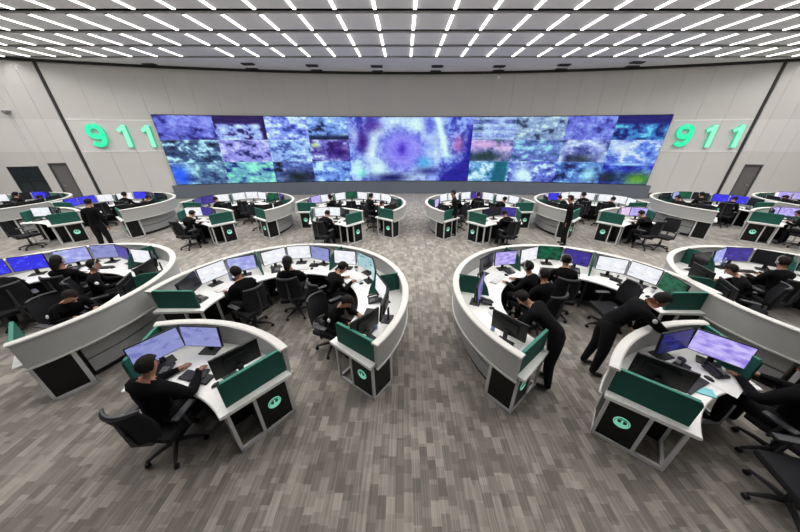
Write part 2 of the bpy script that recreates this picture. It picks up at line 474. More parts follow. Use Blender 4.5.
# dark fittings near the wall edge of the ceiling
vp = empty('ceiling_vent')
MB().box((0, 0, -.03), (.62, .30, .06), bev=.012).build('vent_body', 'ceilvent', vp)
f = MB()
for i in range(5): f.box((0, -.1 + i * .05, -.066), (.54, .012, .012))
f.build('grille', 'black', vp, smooth=False)
vs = [(-13.38, 17.0), (-8.16, 16.9), (-8.5, 18.0), (-4.91, 17.24), (-5.0, 18.4), (-1.47, 17.4), (-1.54, 18.6), (1.8, 17.4), (1.83, 18.6), (5.14, 17.4), (5.43, 18.45), (8.48, 17.1), (8.83, 18.1), (11.95, 16.6), (12.35, 17.45)]
for i, (x, y) in enumerate(sorted(vs)):
    near = 'edge-of-wall row' if y > (wy(x) - 1.2) else 'row in front'
    place(vp, (x, y, CEIL), 0, 'dark ceiling vent, %s, %s' % (near, 'about %s metres %s of the centre' % (['zero', 'one', 'two', 'three', 'four', 'five', 'six', 'seven', 'eight', 'nine', 'ten', 'eleven', 'twelve', 'thirteen', 'fourteen'][round(abs(x - .47))], 'left' if x < .47 else 'right')), 'ceiling vent', 'dark fittings at the edge of the ceiling')
t = empty('dome_camera', (5.35, 17.9, CEIL)); tag(t, 'small dark camera hanging from the ceiling above the video wall, right of centre', 'camera')
MB().tube([(0, 0, 0), (0, 0, -.35)], .02).build('mount_rod', 'dark', t)
MB().ball((0, 0, -.42), .1).build('camera_dome', 'white', t)
p, d, n = along(P0, PC, 1.9, .14)
t = empty('wall_camera', (p.x, p.y, 4.7)); tag(t, 'small pale dome camera on the left wall above the doorway', 'camera')
MB().ball((0, 0, 0), .12, cut=lambda c: c.z > .3).build('camera_dome', 'grey', t)
MB().box((0, .05, .08), (.3, .22, .06), bev=.01).build('bracket', 'white', t)

# ---------------------------------------------------------------- video wall
VX0, VX1, VZ0, VZ1 = -14.36, 15.30, .86, 4.67
def h2(i, j, s): 
    v = math.sin(i * 127.1 + j * 311.7 + s * 74.7) * 43758.5453; return v - math.floor(v)
def vn(x, y, s):
    i, j = math.floor(x), math.floor(y); fx, fy = x - i, y - j; fx = fx * fx * (3 - 2 * fx); fy = fy * fy * (3 - 2 * fy)
    return (h2(i, j, s) * (1 - fx) + h2(i + 1, j, s) * fx) * (1 - fy) + (h2(i, j + 1, s) * (1 - fx) + h2(i + 1, j + 1, s) * fx) * fy
def fbm(x, y, s): return (.55 * vn(x, y, s) + .28 * vn(2.1 * x, 2.1 * y, s + 3) + .17 * vn(4.3 * x, 4.3 * y, s + 7))
def mixc(a, b, t): t = max(0, min(1, t)); return tuple(a[i] * (1 - t) + b[i] * t for i in range(3))
def sst(a, b, x): t = max(0, min(1, (x - a) / (b - a))); return t * t * (3 - 2 * t)
UC = [0, .10, .196, .28, .364, .632, .72, .82, .91, 1.0]
CELL = {  # (dark, mid, light) from the top row down
 (0, 0): ((48, 42, 120), (112, 104, 205), (158, 150, 235)), (0, 1): ((26, 34, 60), (72, 84, 130), (200, 228, 255)), (0, 2): ((50, 62, 110), (104, 124, 165), (185, 215, 230)),
 (1, 0): ((55, 22, 90), (170, 175, 248), (225, 225, 255)), (1, 1): ((50, 48, 105), (160, 140, 225), (218, 200, 248)), (1, 2): ((38, 42, 130), (120, 165, 190), (160, 230, 205)),
 (2, 0): ((60, 62, 150), (140, 142, 235), (225, 228, 255)), (2, 1): ((78, 84, 160), (165, 178, 240), (225, 232, 255)), (2, 2): ((22, 28, 44), (92, 98, 175), (165, 170, 235)),
 (3, 0): ((30, 38, 80), (130, 148, 225), (205, 215, 255)), (3, 1): ((60, 22, 105), (120, 105, 190), (215, 205, 245)), (3, 2): ((60, 72, 150), (125, 145, 225), (205, 220, 255)),
 (5, 0): ((70, 80, 120), (130, 128, 205), (185, 190, 235)), (5, 1): ((45, 62, 85), (150, 130, 200), (225, 180, 225)), (5, 2): ((30, 85, 110), (110, 150, 205), (220, 228, 250)),
 (6, 0): ((55, 58, 90), (150, 155, 200), (215, 218, 228)), (6, 1): ((60, 90, 130), (115, 115, 195), (165, 205, 225)), (6, 2): ((48, 40, 120), (110, 112, 205), (215, 222, 250)),
 (7, 0): ((60, 52, 135), (118, 112, 210), (165, 165, 238)), (7, 1): ((40, 42, 90), (108, 102, 185), (225, 220, 250)), (7, 2): ((22, 28, 80), (90, 110, 190), (160, 200, 240)),
 (8, 0): ((30, 25, 110), (70, 120, 190), (130, 205, 240)), (8, 1): ((50, 48, 170), (120, 140, 225), (225, 215, 250)), (8, 2): ((30, 25, 130), (50, 52, 190), (110, 130, 225))}
def gauss(u, v, cu, cv, su, sv): return math.exp(-((u - cu) / su) ** 2 - ((v - cv) / sv) ** 2)
def vcol(u, v):      # v = 0 at the top
    ci = 0
    while ci < 8 and u > UC[ci + 1]: ci += 1
    if ci == 4:
        c = mixc((70, 68, 175), (165, 170, 245), sst(.35, .62, fbm(u * 95, v * 12, 4) * .65 + .35 * fbm(u * 260, v * 50, 8)))
        dd = math.hypot((u - .480) / .075, (v - .50) / .50)
        c = mixc(c, (235, 235, 255), .85 * math.exp(-((dd - .92) / .22) ** 2) * (.5 + fbm(u * 80, v * 9, 5)))
        c = mixc(c, (150, 128, 235), sst(.85, .35, dd + .25 * (fbm(u * 120, v * 16, 9) - .5)))
        c = mixc(c, (90, 50, 190), gauss(u, v, .480, .48, .010, .10))
        c = mixc(c, (196, 176, 250), .25 * math.exp(-((dd - .4) / .07) ** 2))
        for cu, cv, su, sv, col, k in [(.392, .36, .014, .17, (64, 20, 125), 1), (.415, .12, .02, .1, (85, 45, 150), .9), (.378, .80, .018, .14, (222, 245, 250), 1), (.388, .88, .009, .06, (130, 225, 205), .8), (.421, .82, .022, .16, (226, 234, 255), .9),
                                       (.376, .28, .01, .12, (200, 190, 240), .8), (.455, .95, .04, .08, (25, 22, 95), 1), (.532, .70, .016, .1, (70, 160, 215), .9), (.545, .45, .012, .28, (150, 150, 235), .6),
                                       (.510, .10, .02, .10, (235, 238, 255), .8), (.540, .12, .014, .12, (92, 88, 205), .8)]:
            c = mixc(c, col, k * gauss(u, v, cu, cv, su, sv))
        ln = abs(u - (.556 + .040 * v + .0)) if v < .6 else 9
        c = mixc(c, (238, 245, 255), math.exp(-(ln / .009) ** 2) if v < .6 else 0)
        c = mixc(c, (55, 45, 130), .85 * gauss(u, v, .540, .84, .03, .07))
        c = mixc(c, (45, 32, 150), sst(.625 - .055 * sst(.55, 1, v) - .012, .625 - .055 * sst(.55, 1, v) + .004, u) * sst(.05, .35, v + (u - .61) * 4))
        c = mixc(c, (205, 110, 170), .8 * gauss(u, v, .603, .40, .012, .13)); c = mixc(c, (190, 205, 255), .8 * gauss(u, v, .588, .60, .016, .05))
        return c
    r = min(2, int(v * 3)); d, m, l = CELL[(ci, r)]
    fu = (u - UC[ci]) / (UC[ci + 1] - UC[ci]); fv = v * 3 - r
    n = fbm(u * 68 + ci * 5, v * 15 + r * 5, ci + r * 11)
    n2 = fbm(u * 260, v * 55, 2)
    n = n * .72 + n2 * .28
    c = mixc(d, m, sst(.30, .46, n)); c = mixc(c, l, sst(.50, .68, n))
    if (ci, r) == (1, 0): c = mixc((52, 24, 92), c, sst(.25, .4, fv)); c = mixc(c, (52, 24, 92), sst(.86, .95, fu))
    if (ci, r) == (3, 0): c = mixc(c, (28, 36, 78), sst(.7, .9, fv))
    if (ci, r) == (0, 2): c = mixc(c, (50, 90, 250), gauss(fu, fv, .12, .6, .16, .5))
    if (ci, r) == (2, 2): c = mixc(c, (20, 28, 40), gauss(fu, fv, .6, .8, .45, .35))
    if (ci, r) == (3, 1): c = mixc(c, (55, 12, 110), gauss(fu, fv, .75, .6, .28, .3)); c = mixc(c, (190, 200, 120), gauss(fu, fv, .12, .25, .08, .1))
    if (ci, r) == (5, 0): c = mixc(c, (210, 215, 240), .5 * (math.sin(fv * 22) > .3))
    if (ci, r) == (5, 1): c = mixc(c, (240, 175, 225), gauss(fu, fv, .35, .22, .4, .16)); c = mixc(c, (38, 58, 66), gauss(fu, fv, .35, .8, .5, .25))
    if (ci, r) == (5, 2): c = mixc(c, (28, 100, 125), sst(.55, .7, fu) * sst(1.0, .9, fu))
    if (ci, r) == (6, 2): c = mixc(c, (225, 235, 255), gauss(fu, fv, .3, .65, .2, .45))
    if (ci, r) == (7, 1): c = mixc(c, (225, 222, 252), .6 * math.exp(-((math.hypot(fu - .45, (fv - .9) * .7 + .15 * n) - .5) / .13) ** 2)); c = mixc(c, (60, 62, 80), gauss(fu, fv, .45, .9, .3, .25))
    if (ci, r) == (7, 2): c = mixc(c, (175, 215, 245), gauss(fu, fv, .75, .6, .18, .4))
    if (ci, r) == (8, 0): c = mixc((34, 26, 112), c, sst(.25, .45, fv)); 
    if (ci, r) == (8, 1): c = mixc(c, (232, 222, 250), gauss(fu, fv, .25, .35, .25, .3))
    if (ci, r) == (8, 2): c = mixc(c, (104, 150, 52), gauss(fu, fv, .78, .75, .32, .34)); c = mixc(c, (25, 42, 60), gauss(fu, fv, .15, .7, .28, .3)); c = mixc(c, (190, 215, 250), gauss(fu, fv, .5, .08, .5, .06))
    return c
vcol0 = vcol
def vcol(u, v):
    c = vcol0(u, v); k = (fbm(u * 330, v * 60, 13) - .5) * 1.1
    c = (c[0] * .93, c[1] * 1.04 + 3, c[2] * 1.02)
    k += .9 * (fbm(u * 45, v * 42, 21) - .5)
    return tuple(max(0, min(255, (x - 125) * 1.15 + 122 + 45 * k)) for x in c)
def vwmat():
    m = bpy.data.materials.new('video_wall_display'); m.use_nodes = True
    nt = m.node_tree; b_ = nt.nodes['Principled BSDF']
    b_.inputs['Base Color'].default_value = (.01, .01, .012, 1); b_.inputs['Roughness'].default_value = .35
    a_ = nd(nt, 'ShaderNodeVertexColor'); a_.layer_name = 'pic'
    nt.links.new(a_.outputs[0], b_.inputs['Emission Color']); b_.inputs['Emission Strength'].default_value = .9
    return m
M['video'] = vwmat()
p = aw(.47, .2)
vw = empty('video_wall', (p[0], p[1], 0)); tag(vw, 'long curved video wall of purple and blue images across the back wall', 'video wall')
def cpt(x, dr): q = aw(x, dr); return q[0] - p[0], q[1] - p[1]
f = MB()
def wrel(mb, x0, x1, z0, z1, d0, d1):
    v0 = len(mb.bm.verts); wall_piece(mb, x0, x1, z0, z1, d0, d1)
    mb.bm.verts.ensure_lookup_table()
    for v in mb.bm.verts[v0:]: v.co.x -= p[0]; v.co.y -= p[1]
wrel(f, VX0 - .02, VX1 + .02, VZ0 - .04, VZ1 + .04, .17, -.02)
f.build('display_frame', 'dark', vw, smooth=False)
f = MB(); wrel(f, VX0 - .22, VX1 + .22, 0, VZ0 - .05, .32, -.02); f.build('base_panel', 'plinth', vw, smooth=False)
for ci in range(9):
    for r in (range(3) if ci != 4 else [0]):
        u0, u1 = UC[ci], UC[ci + 1]; v0, v1 = (r / 3, (r + 1) / 3) if ci != 4 else (0, 1)
        nu = int((u1 - u0) * 560); nv = 22 if ci != 4 else 66
        vs, cols = [], []
        for j in range(nv + 1):
            for i in range(nu + 1):
                u = u0 + (u1 - u0) * i / nu; v = v0 + (v1 - v0) * j / nv
                x = VX0 + (VX1 - VX0) * u; q = cpt(x, .185)
                vs.append((q[0], q[1], VZ1 - (VZ1 - VZ0) * v))
                cc = vcol(min(u1 - 1e-5, max(u0 + 1e-5, u)), min(v1 - 1e-5, max(v0 + 1e-5, v)))
                if ci != 4 and j in (0, nv) and r > 0 and j == 0: cc = mixc(cc, (200, 205, 250), .4)
                cols.append(cc)
        n0 = len(vs)
        fs = [(j * (nu + 1) + i, j * (nu + 1) + i + 1, (j + 1) * (nu + 1) + i + 1, (j + 1) * (nu + 1) + i) for j in range(nv) for i in range(nu)]
        me = bpy.data.meshes.new('display_tile'); me.from_pydata(vs, [], fs)
        ca = me.color_attributes.new('pic', 'FLOAT_COLOR', 'POINT')
        for i, cc in enumerate(cols): ca.data[i].color = (lin(cc[0]), lin(cc[1]), lin(cc[2]), 1)
        me.materials.append(M['video'])
        link('display_tile', me, vw)

# ---------------------------------------------------------------- lit numbers
def stroke(mb, pts, w, o, ax, ay, t):
    """a flat ribbon of width w through 2-D points, extruded by t"""
    L, Rr = [], []
    for i, q in enumerate(pts):
        a = Vector(pts[max(0, i - 1)]); b_ = Vector(pts[min(len(pts) - 1, i + 1)])
        d = (b_ - a).normalized(); n = Vector((-d.y, d.x)); q = Vector(q)
        L.append(q + n * w / 2); Rr.append(q - n * w / 2)
    o, ax, ay = Vector(o), Vector(ax), Vector(ay); nn = ax.cross(ay)
    vs = []
    for a, b_ in zip(L, Rr):
        for q, k in ((a, 0), (b_, 0), (b_, t), (a, t)): vs.append(o + ax * q.x + ay * q.y + nn * k)
    n = len(pts); fs = []; front = []
    for i in range(n - 1):
        for j in range(4): fs.append((i * 4 + j, i * 4 + (j + 1) % 4, i * 4 + 4 + (j + 1) % 4, i * 4 + 4 + j))
    fs += [(0, 1, 2, 3), (n * 4 - 1, n * 4 - 2, n * 4 - 3, n * 4 - 4)]
    mb._faces(vs, fs)
def digit(ch, parent, x, faces):
    q = aw(x, .02); a = wang(x); ax = Vector((math.cos(a), -math.sin(a), 0)); ay = Vector((0, 0, 1))
    loc = Vector((q[0], q[1], 3.02)) - parent.location
    def shape(mb, w, t0, t):
        o = loc + ax.cross(ay) * t0
        if ch == '9':
            ring = [(.30 * math.cos(k * PI / 12), .80 + .27 * math.sin(k * PI / 12)) for k in range(25)]
            stroke(mb, ring, w, o, ax, ay, t)
            tail = [(.30, .80), (.30, .60), (.27, .35), (.16, .18), (0, .12), (-.14, .15), (-.26, .24)]
            stroke(mb, tail, w, o, ax, ay, t)
        else:
            stroke(mb, [(.08, 0), (.08, 1.12)], w, o, ax, ay, t)
            stroke(mb, [(.06, 1.04), (-.06, .94), (-.24, .84)], w * .85, o, ax, ay, t)
    nm = 'digit_nine' if ch == '9' else 'digit_one'
    m1 = MB(); shape(m1, .25, .0, .10); d1 = m1.build(nm, 'signside', parent, smooth=False)
    m2 = MB(); shape(m2, .19, .10, .012); m2.build('digit_face', faces, d1, smooth=False)
for nm, xs_, fc in (('left', (-17.22, -15.98, -14.88), ('sign', 'sign2', 'sign2')), ('right', (16.20, 17.38, 18.52), ('sign', 'sign2', 'sign2'))):
    q = aw(xs_[1], 0)
    s = empty('number_sign', (q[0], q[1], 2.8)); tag(s, 'green lit number sign 911 on the wall %s of the video wall' % nm, 'sign', 'lit 911 signs beside the video wall')
    s['label'] = 'green lit number sign 911 on the wall to the %s of the video wall' % nm
    for ch, x, m_ in zip('911', xs_, fc): digit(ch, s, x, m_)

# ---------------------------------------------------------------- consoles
ZD, ZT = .76, 1.13
def rounded(w0, w1, h, r=.04):
    pts = [(w0, 0), (w1, 0)]
    for k in range(5): t = k / 4 * PI / 2; pts.append((w1 - r + r * math.cos(t), h - r + r * math.sin(t)))
    for k in range(5): t = PI / 2 + k / 4 * PI / 2; pts.append((w0 + r + r * math.cos(t), h - r + r * math.sin(t)))
    return pts
def pol(r, a, m, z=0): return Vector((m * r * math.cos(R(a)), r * math.sin(R(a)), z))
def tang(a, m): return Vector((-m * math.sin(R(a)), math.cos(R(a)), 0))       # towards growing angle
def rad(a, m): return Vector((m * math.cos(R(a)), math.sin(R(a)), 0))
def obox(mb, o, ax, ay, r0, r1, t0, t1, z0, z1):
    """box in a radial frame: ax radial, ay tangential"""
    vs = [o + ax * r + ay * t + Vector((0, 0, z)) for r in (r0, r1) for t in (t0, t1) for z in (z0, z1)]
    mb._faces(vs, [(0, 1, 3, 2), (4, 6, 7, 5), (0, 4, 5, 1), (2, 3, 7, 6), (0, 2, 6, 4), (1, 5, 7, 3)])
Z0 = Vector((0, 0, 0))
def make_console(ro, ri, a0, a1, m, divs):
    root = empty('control_console')
    e = math.degrees(.10 / ro)
    # rim: curved upper screen with a rounded white cap
    b = MB(); b.arc(0, 0, 0, 0, a0, a1, m, [(ro - .045, ZD - .07), (ro, ZD - .07), (ro + .012, ZT - .03), (ro - .045, ZT - .03)]); b.build('rim_panel', 'panel', root, angle=30)
    b = MB(); b.arc(0, 0, 0, 0, a0 - .4, a1 + .4, m, [(ro - .075, ZT - .032), (ro + .03, ZT - .032), (ro + .034, ZT - .012), (ro + .02, ZT), (ro - .06, ZT), (ro - .078, ZT - .012)]); b.build('rim_cap', 'rim', root, angle=30)
    b = MB(); b.arc(ro - .02, ro + .015, ZD - .085, ZD - .06, a0 - .3, a1 + .3, m); b.build('rim_edge', 'rim', root, angle=30)
    # lower metal panels with grooves, toe kick
    d = math.degrees(.5 / ro)
    b = MB()
    for z0, z1 in ((.10, .335), (.36, .60)): b.arc(ro - .28, ro - .20, z0, z1, a0 + d, a1 - d, m)
    b.build('lower_panel', 'lower', root, angle=30)
    b = MB(); b.arc(ro - .34, ro - .24, 0.0, ZD - .09, a0 + d, a1 - d, m); b.arc(ro - .22, ro - .05, ZD - .10, ZD - .06, a0, a1, m); b.build('modesty_panel', 'black', root, angle=30)
    # worktop
    b = MB(); b.arc(0, 0, 0, 0, a0 - e, a1 + e, m, [(ri, ZD - .03), (ri + .02, ZD - .045), (ro - .04, ZD - .045), (ro - .04, ZD), (ri + .01, ZD), (ri, ZD - .01)]); b.build('worktop', 'desk', root, angle=30)
    # inner posts between the seats
    for a in divs:
        b = MB(); obox(b, Z0, rad(a, m), tang(a, m), ri + .12, ro - .34, -.02, .02, 0, ZD - .045); b.build('support_panel', 'dark', root, smooth=False)
    # ends
    for a, sg in ((a0, 1), (a1, -1)):
        ax, ay = rad(a, m), tang(a, m) * sg         # ay points into the console
        o = Z0 - ay * .02
        c = empty('end_cabinet'); c.parent = root
        r0, r1, T = ri + .06, ro - .08, .44
        mid = r0 + (r1 - r0) * .42
        b = MB()
        w = .035
        for r in (r0, mid - w / 2, r1 - w):
            obox(b, o, ax, ay, r, r + w, .0, w, 0, ZD - .045)
        obox(b, o, ax, ay, r0, r1, 0, w, 0, .05); obox(b, o, ax, ay, r0, r1, 0, w, ZD - .08, ZD - .045)
        obox(b, o, ax, ay, r1 - w, r1, T - .05, T, 0, ZD - .045); obox(b, o, ax, ay, r1 - w, r1, 0, T, 0, .05)
        obox(b, o, ax, ay, r0, r0 + w, T - w, T, 0, ZD - .045); obox(b, o, ax, ay, r0, r0 + w, 0, T, 0, .05)
        b.build('cabinet_frame', 'frame', c, smooth=False)
        b = MB()
        obox(b, o, ax, ay, mid + w / 2, r1 - w, .012, .028, .05, ZD - .08)
        obox(b, o, ax, ay, r1 - .024, r1 - .010, w, T - .05, .05, ZD - .05)
        obox(b, o, ax, ay, r0 + w, r1 - w, T - .03, T - .015, 0.02, ZD - .05)
        obox(b, o, ax, ay, mid - .01, mid + .01, .03, T - .03, .02, ZD - .05)
        b.build('cabinet_panel', 'blackpanel', c, smooth=False)
        # emblem: mint disc with dark marks
        ec = o + ax * ((mid + w / 2 + r1 - w) / 2) + Vector((0, 0, .40)) + ay * .010
        b = MB()
        b.slab([(.082 * math.cos(k * PI / 14), .082 * math.sin(k * PI / 14)) for k in range(28)], ec, ax, (0, 0, 1), .008)
        em = b.build('emblem', 'emblem', c, smooth=False)
        b = MB(); fr = ec - ay * .0055
        for k in range(2):
            sx = -1 if k else 1
            b.slab([(sx * .010, .046), (sx * .044, .034), (sx * .048, .008), (sx * .030, -.010), (sx * .010, -.004)][::sx], fr, ax, (0, 0, 1), .003)
        ring = [(.070 * math.cos(q * PI / 12), .070 * math.sin(q * PI / 12)) for q in range(-1, 14)]
        b.slab(ring + [(x * .93, y * .93) for x, y in reversed(ring)], fr, ax, (0, 0, 1), .003)
        b.slab([(-.050, .050), (.050, .050), (.040, .056), (-.040, .056)], fr, ax, (0, 0, 1), .003)
        b.build('emblem_mark', 'emblemdark', em, smooth=False)
        # green end panel standing on the worktop
        b = MB(); b.slab(rounded(ri + .10, ro - .055, ZT - ZD - .02), o + ay * .05 + Vector((0, 0, ZD)), ax, (0, 0, 1), .035)
        b.build('green_end_panel', 'green', root, smooth=False)
        b = MB(); obox(b, o, ax, ay, ri + .13, ro - .08, .03, .07, ZT - .022, ZT - .012); b.build('panel_edge', 'greenedge', root, smooth=False)
    for a in divs:
        ax, ay = rad(a, m), tang(a, m)
        poly = [(ri + .22, 0), (ro - .05, 0), (ro - .05, ZT - ZD), (ri + .50, ZT - ZD), (ri + .36, ZT - ZD - .05), (ri + .27, .16)]
        b = MB(); b.slab(poly, Vector((0, 0, ZD)), ax, (0, 0, 1), .03); b.build('green_divider', 'green', root, smooth=False)
    return root
RO, RI = 2.25, 1.36
PB = {1: make_console(RO, RI, -35, 180, 1, (18, 72, 126)), 0: make_console(RO, RI, -37, 180, 1, (18, 72, 126)), -1: make_console(RO, RI, -40, 180, -1, (18, 72, 126))}
SO, SI = 2.34, 1.48
PS = {1: make_console(SO, SI, 50, 103, 1, ()), -1: make_console(SO, SI, 50, 103, -1, ())}

# ---------------------------------------------------------------- desk things
def mon_meshes():
    b = MB(); b.box((0, .016, .30), (.53, .028, .325), rot=(R(-6), 0, 0), bev=.006)
    b.box((0, .040, .29), (.30, .03, .18), rot=(R(-6), 0, 0), bev=.01)
    case = b.mesh('monitor_case', 'black', True)
    b = MB(); b.box((0, 0, .302), (.505, .006, .298), rot=(R(-6), 0, 0)); 
    scr = {}
    base = b.mesh('screen', 'black')
    for k, v in SC.items():
        s = base.copy(); s.materials.clear(); s.materials.append(v); scr[k] = s
    b = MB(); b.box((0, .055, .008), (.24, .18, .014), bev=.004); b.box((0, .075, .12), (.06, .03, .23), bev=.005)
    return case, scr, b.mesh('stand', 'dark', True)
MC, MS, MT = mon_meshes()
# nudge screens forward of the case
def monitor(loc, rz, kind, label, group):
    o = empty('monitor', loc, rz); tag(o, label, 'monitor', group)
    link('monitor_case', MC, o); s = link('screen', MS[kind], o); s.location = (0, -.003, 0); link('stand', MT, o)
    return o
def simple(name, parts):
    root = empty(name)
    for pn, me in parts: link(pn, me, root)
    return root
b = MB(); b.box((0, 0, .010), (.43, .145, .016), bev=.004); k1 = b.mesh('key_base', 'lightkey', True)
b = MB()
for r in range(5):
    for c in range(14): b.box((-.195 + c * .03, -.054 + r * .027, .021), (.025, .022, .008))
k2 = b.mesh('keys', 'white'); k3 = k2.copy(); k3.materials.clear(); k3.materials.append(M['dark'])
k1b = k1.copy(); k1b.materials.clear(); k1b.materials.append(M['black'])
P_KEYW = simple('keyboard', [('key_base', k1), ('keys', k2)]); P_KEYB = simple('keyboard', [('key_base', k1b), ('keys', k3)])
b = MB(); b.ball((0, 0, .014), (.031, .052, .020), 12, 8); P_MOUSE = simple('mouse', [('mouse_body', b.mesh('mouse_body', 'black', True))])
b = MB(); b.box((0, 0, -0), (.006, .02, .004)); 
b = MB(); b.box((0, 0, .032), (.19, .20, .035), rot=(R(12), 0, 0), bev=.008); b.box((.035, .045, .062), (.09, .05, .01), rot=(R(12), 0, 0))
ph1 = b.mesh('phone_base', 'dark', True)
b = MB(); b.tube([(-.065, -.10, .055), (-.065, -.085, .085), (-.065, .075, .118), (-.065, .095, .09)], [.024, .016, .016, .024], 8); ph2 = b.mesh('handset', 'black', True)
b = MB(); 
for r in range(4):
    for c in range(3): b.box((.005 + c * .03, -.06 + r * .024, .044 + r * .005), (.02, .016, .008))
ph3 = b.mesh('phone_keys', 'grey')
P_PHONE = simple('desk_phone', [('phone_base', ph1), ('handset', ph2), ('phone_keys', ph3)])
b = MB(); b.box((0, 0, .002), (.21, .297, .003)); b.box((.02, .01, .005), (.21, .297, .003), rot=(0, 0, R(8))); P_PAPER = simple('paper_sheets', [('sheet', b.mesh('sheet', 'paper'))])
b = MB(); b.tube([(0, 0, 0), (0, 0, .10)], [.034, .041], 16); c1 = b.mesh('cup_body', 'white', True)
b = MB(); b.tube([(0, 0, .10), (0, 0, .112)], [.044, .042], 16); c2 = b.mesh('cup_lid', 'black', True)
P_CUP = simple('paper_cup', [('cup_body', c1), ('cup_lid', c2)])
b = MB(); b.tube([(0, 0, 0), (0, 0, .02), (0, 0, .14), (0, 0, .17), (0, 0, .20)], [.030, .033, .033, .014, .013], 14); c1 = b.mesh('bottle_body', 'blueitem', True)
b = MB(); b.tube([(0, 0, .20), (0, 0, .222)], .015, 12); c2 = b.mesh('bottle_cap', 'white', True)
P_BOTTLE = simple('water_bottle', [('bottle_body', c1), ('bottle_cap', c2)])
b = MB(); b.box((0, 0, .02), (.20, .15, .04), bev=.01); c1 = b.mesh('control_base', 'black', True)
b = MB(); b.tube([(.0, 0, .035), (.01, 0, .10)], [.012, .010], 8); b.ball((.012, 0, .115), .022); c2 = b.mesh('joystick', 'dark', True)
P_JOY = simple('joystick_controller', [('control_base', c1), ('joystick', c2)])

# ---------------------------------------------------------------- office chair (faces +Y)
def make_chair():
    root = empty('office_chair')
    b = MB(); b.box((0, .02, .455), (.50, .48, .085), bev=.035); b.build('seat', 'fabric', root)
    b = MB(); n = 12; vs, fs = [], []
    for j in range(9):
        z = .58 + .46 * j / 8
        hw = .235 * (1 - .18 * abs(j / 8 - .45) ** 1.5 * 2.2) if j < 8 else .19
        for i in range(n + 1):
            t = -1 + 2 * i / n
            y = -.30 + .085 * t * t - .05 * (j / 8) + .03 * math.sin(PI * j / 8)
            for dy in (0, .028): vs.append(Vector((hw * t, y - dy, z)))
    W = 2 * (n + 1)
    for j in range(8):
        for i in range(n):
            a = j * W + 2 * i
            fs += [(a, a + 2, a + W + 2, a + W), (a + 1, a + W + 1, a + W + 3, a + 3)]
        a = j * W; fs.append((a, a + W, a + W + 1, a + 1)); a = j * W + 2 * n; fs.append((a, a + 1, a + W + 1, a + W))
    for i in range(n):
        a = 2 * i; fs.append((a, a + 1, a + 3, a + 2)); a = 8 * W + 2 * i; fs.append((a, a + 2, a + 3, a + 1))
    b._faces(vs, fs); bk = b.build('backrest', 'fabric', root, angle=60)
    b = MB(); hw = .235
    top = [(hw * .83 * t, -.34 + .085 * t * t, 1.045) for t in [-1 + k / 6 for k in range(13)]]
    b.tube(top, .016, 6); b.tube([(0, -.35, 1.04), (0, -.345, .80), (0, -.33, .60), (0, -.20, .40), (0, 0, .39)], [.014, .018, .03, .03, .035], 8)
    b.build('back_support', 'chairgrey', root)
    for s in (-1, 1):
        b = MB(); b.tube([(s * .22, .02, .42), (s * .29, .02, .44), (s * .29, -.01, .66)], .018, 8); a_ = b.build('armrest', 'dark', root)
        b = MB(); b.box((s * .29, .02, .675), (.085, .27, .03), bev=.012); b.build('arm_pad', 'chairgrey', a_)
    b = MB(); b.tube([(0, 0, .12), (0, 0, .26), (0, 0, .261), (0, 0, .42)], [.035, .035, .022, .022], 10); b.build('gas_lift', 'dark', root)
    for k in range(5):
        t = R(90 + 72 * k); dx, dy = math.cos(t), math.sin(t)
        b = MB(); b.tube([(0, 0, .125), (dx * .15, dy * .15, .115), (dx * .30, dy * .30, .08)], [.034, .026, .017], 8); lg = b.build('leg', 'dark', root)
        b = MB(); ox, oy = -dy * .02, dx * .02
        b.tube([(dx * .30 + ox - -dy * .0, dy * .30 + oy, .031), (dx * .30 - ox, dy * .30 - oy, .031)], .03, 10); b.build('caster', 'black', lg)
    return root
P_CHAIR = make_chair()

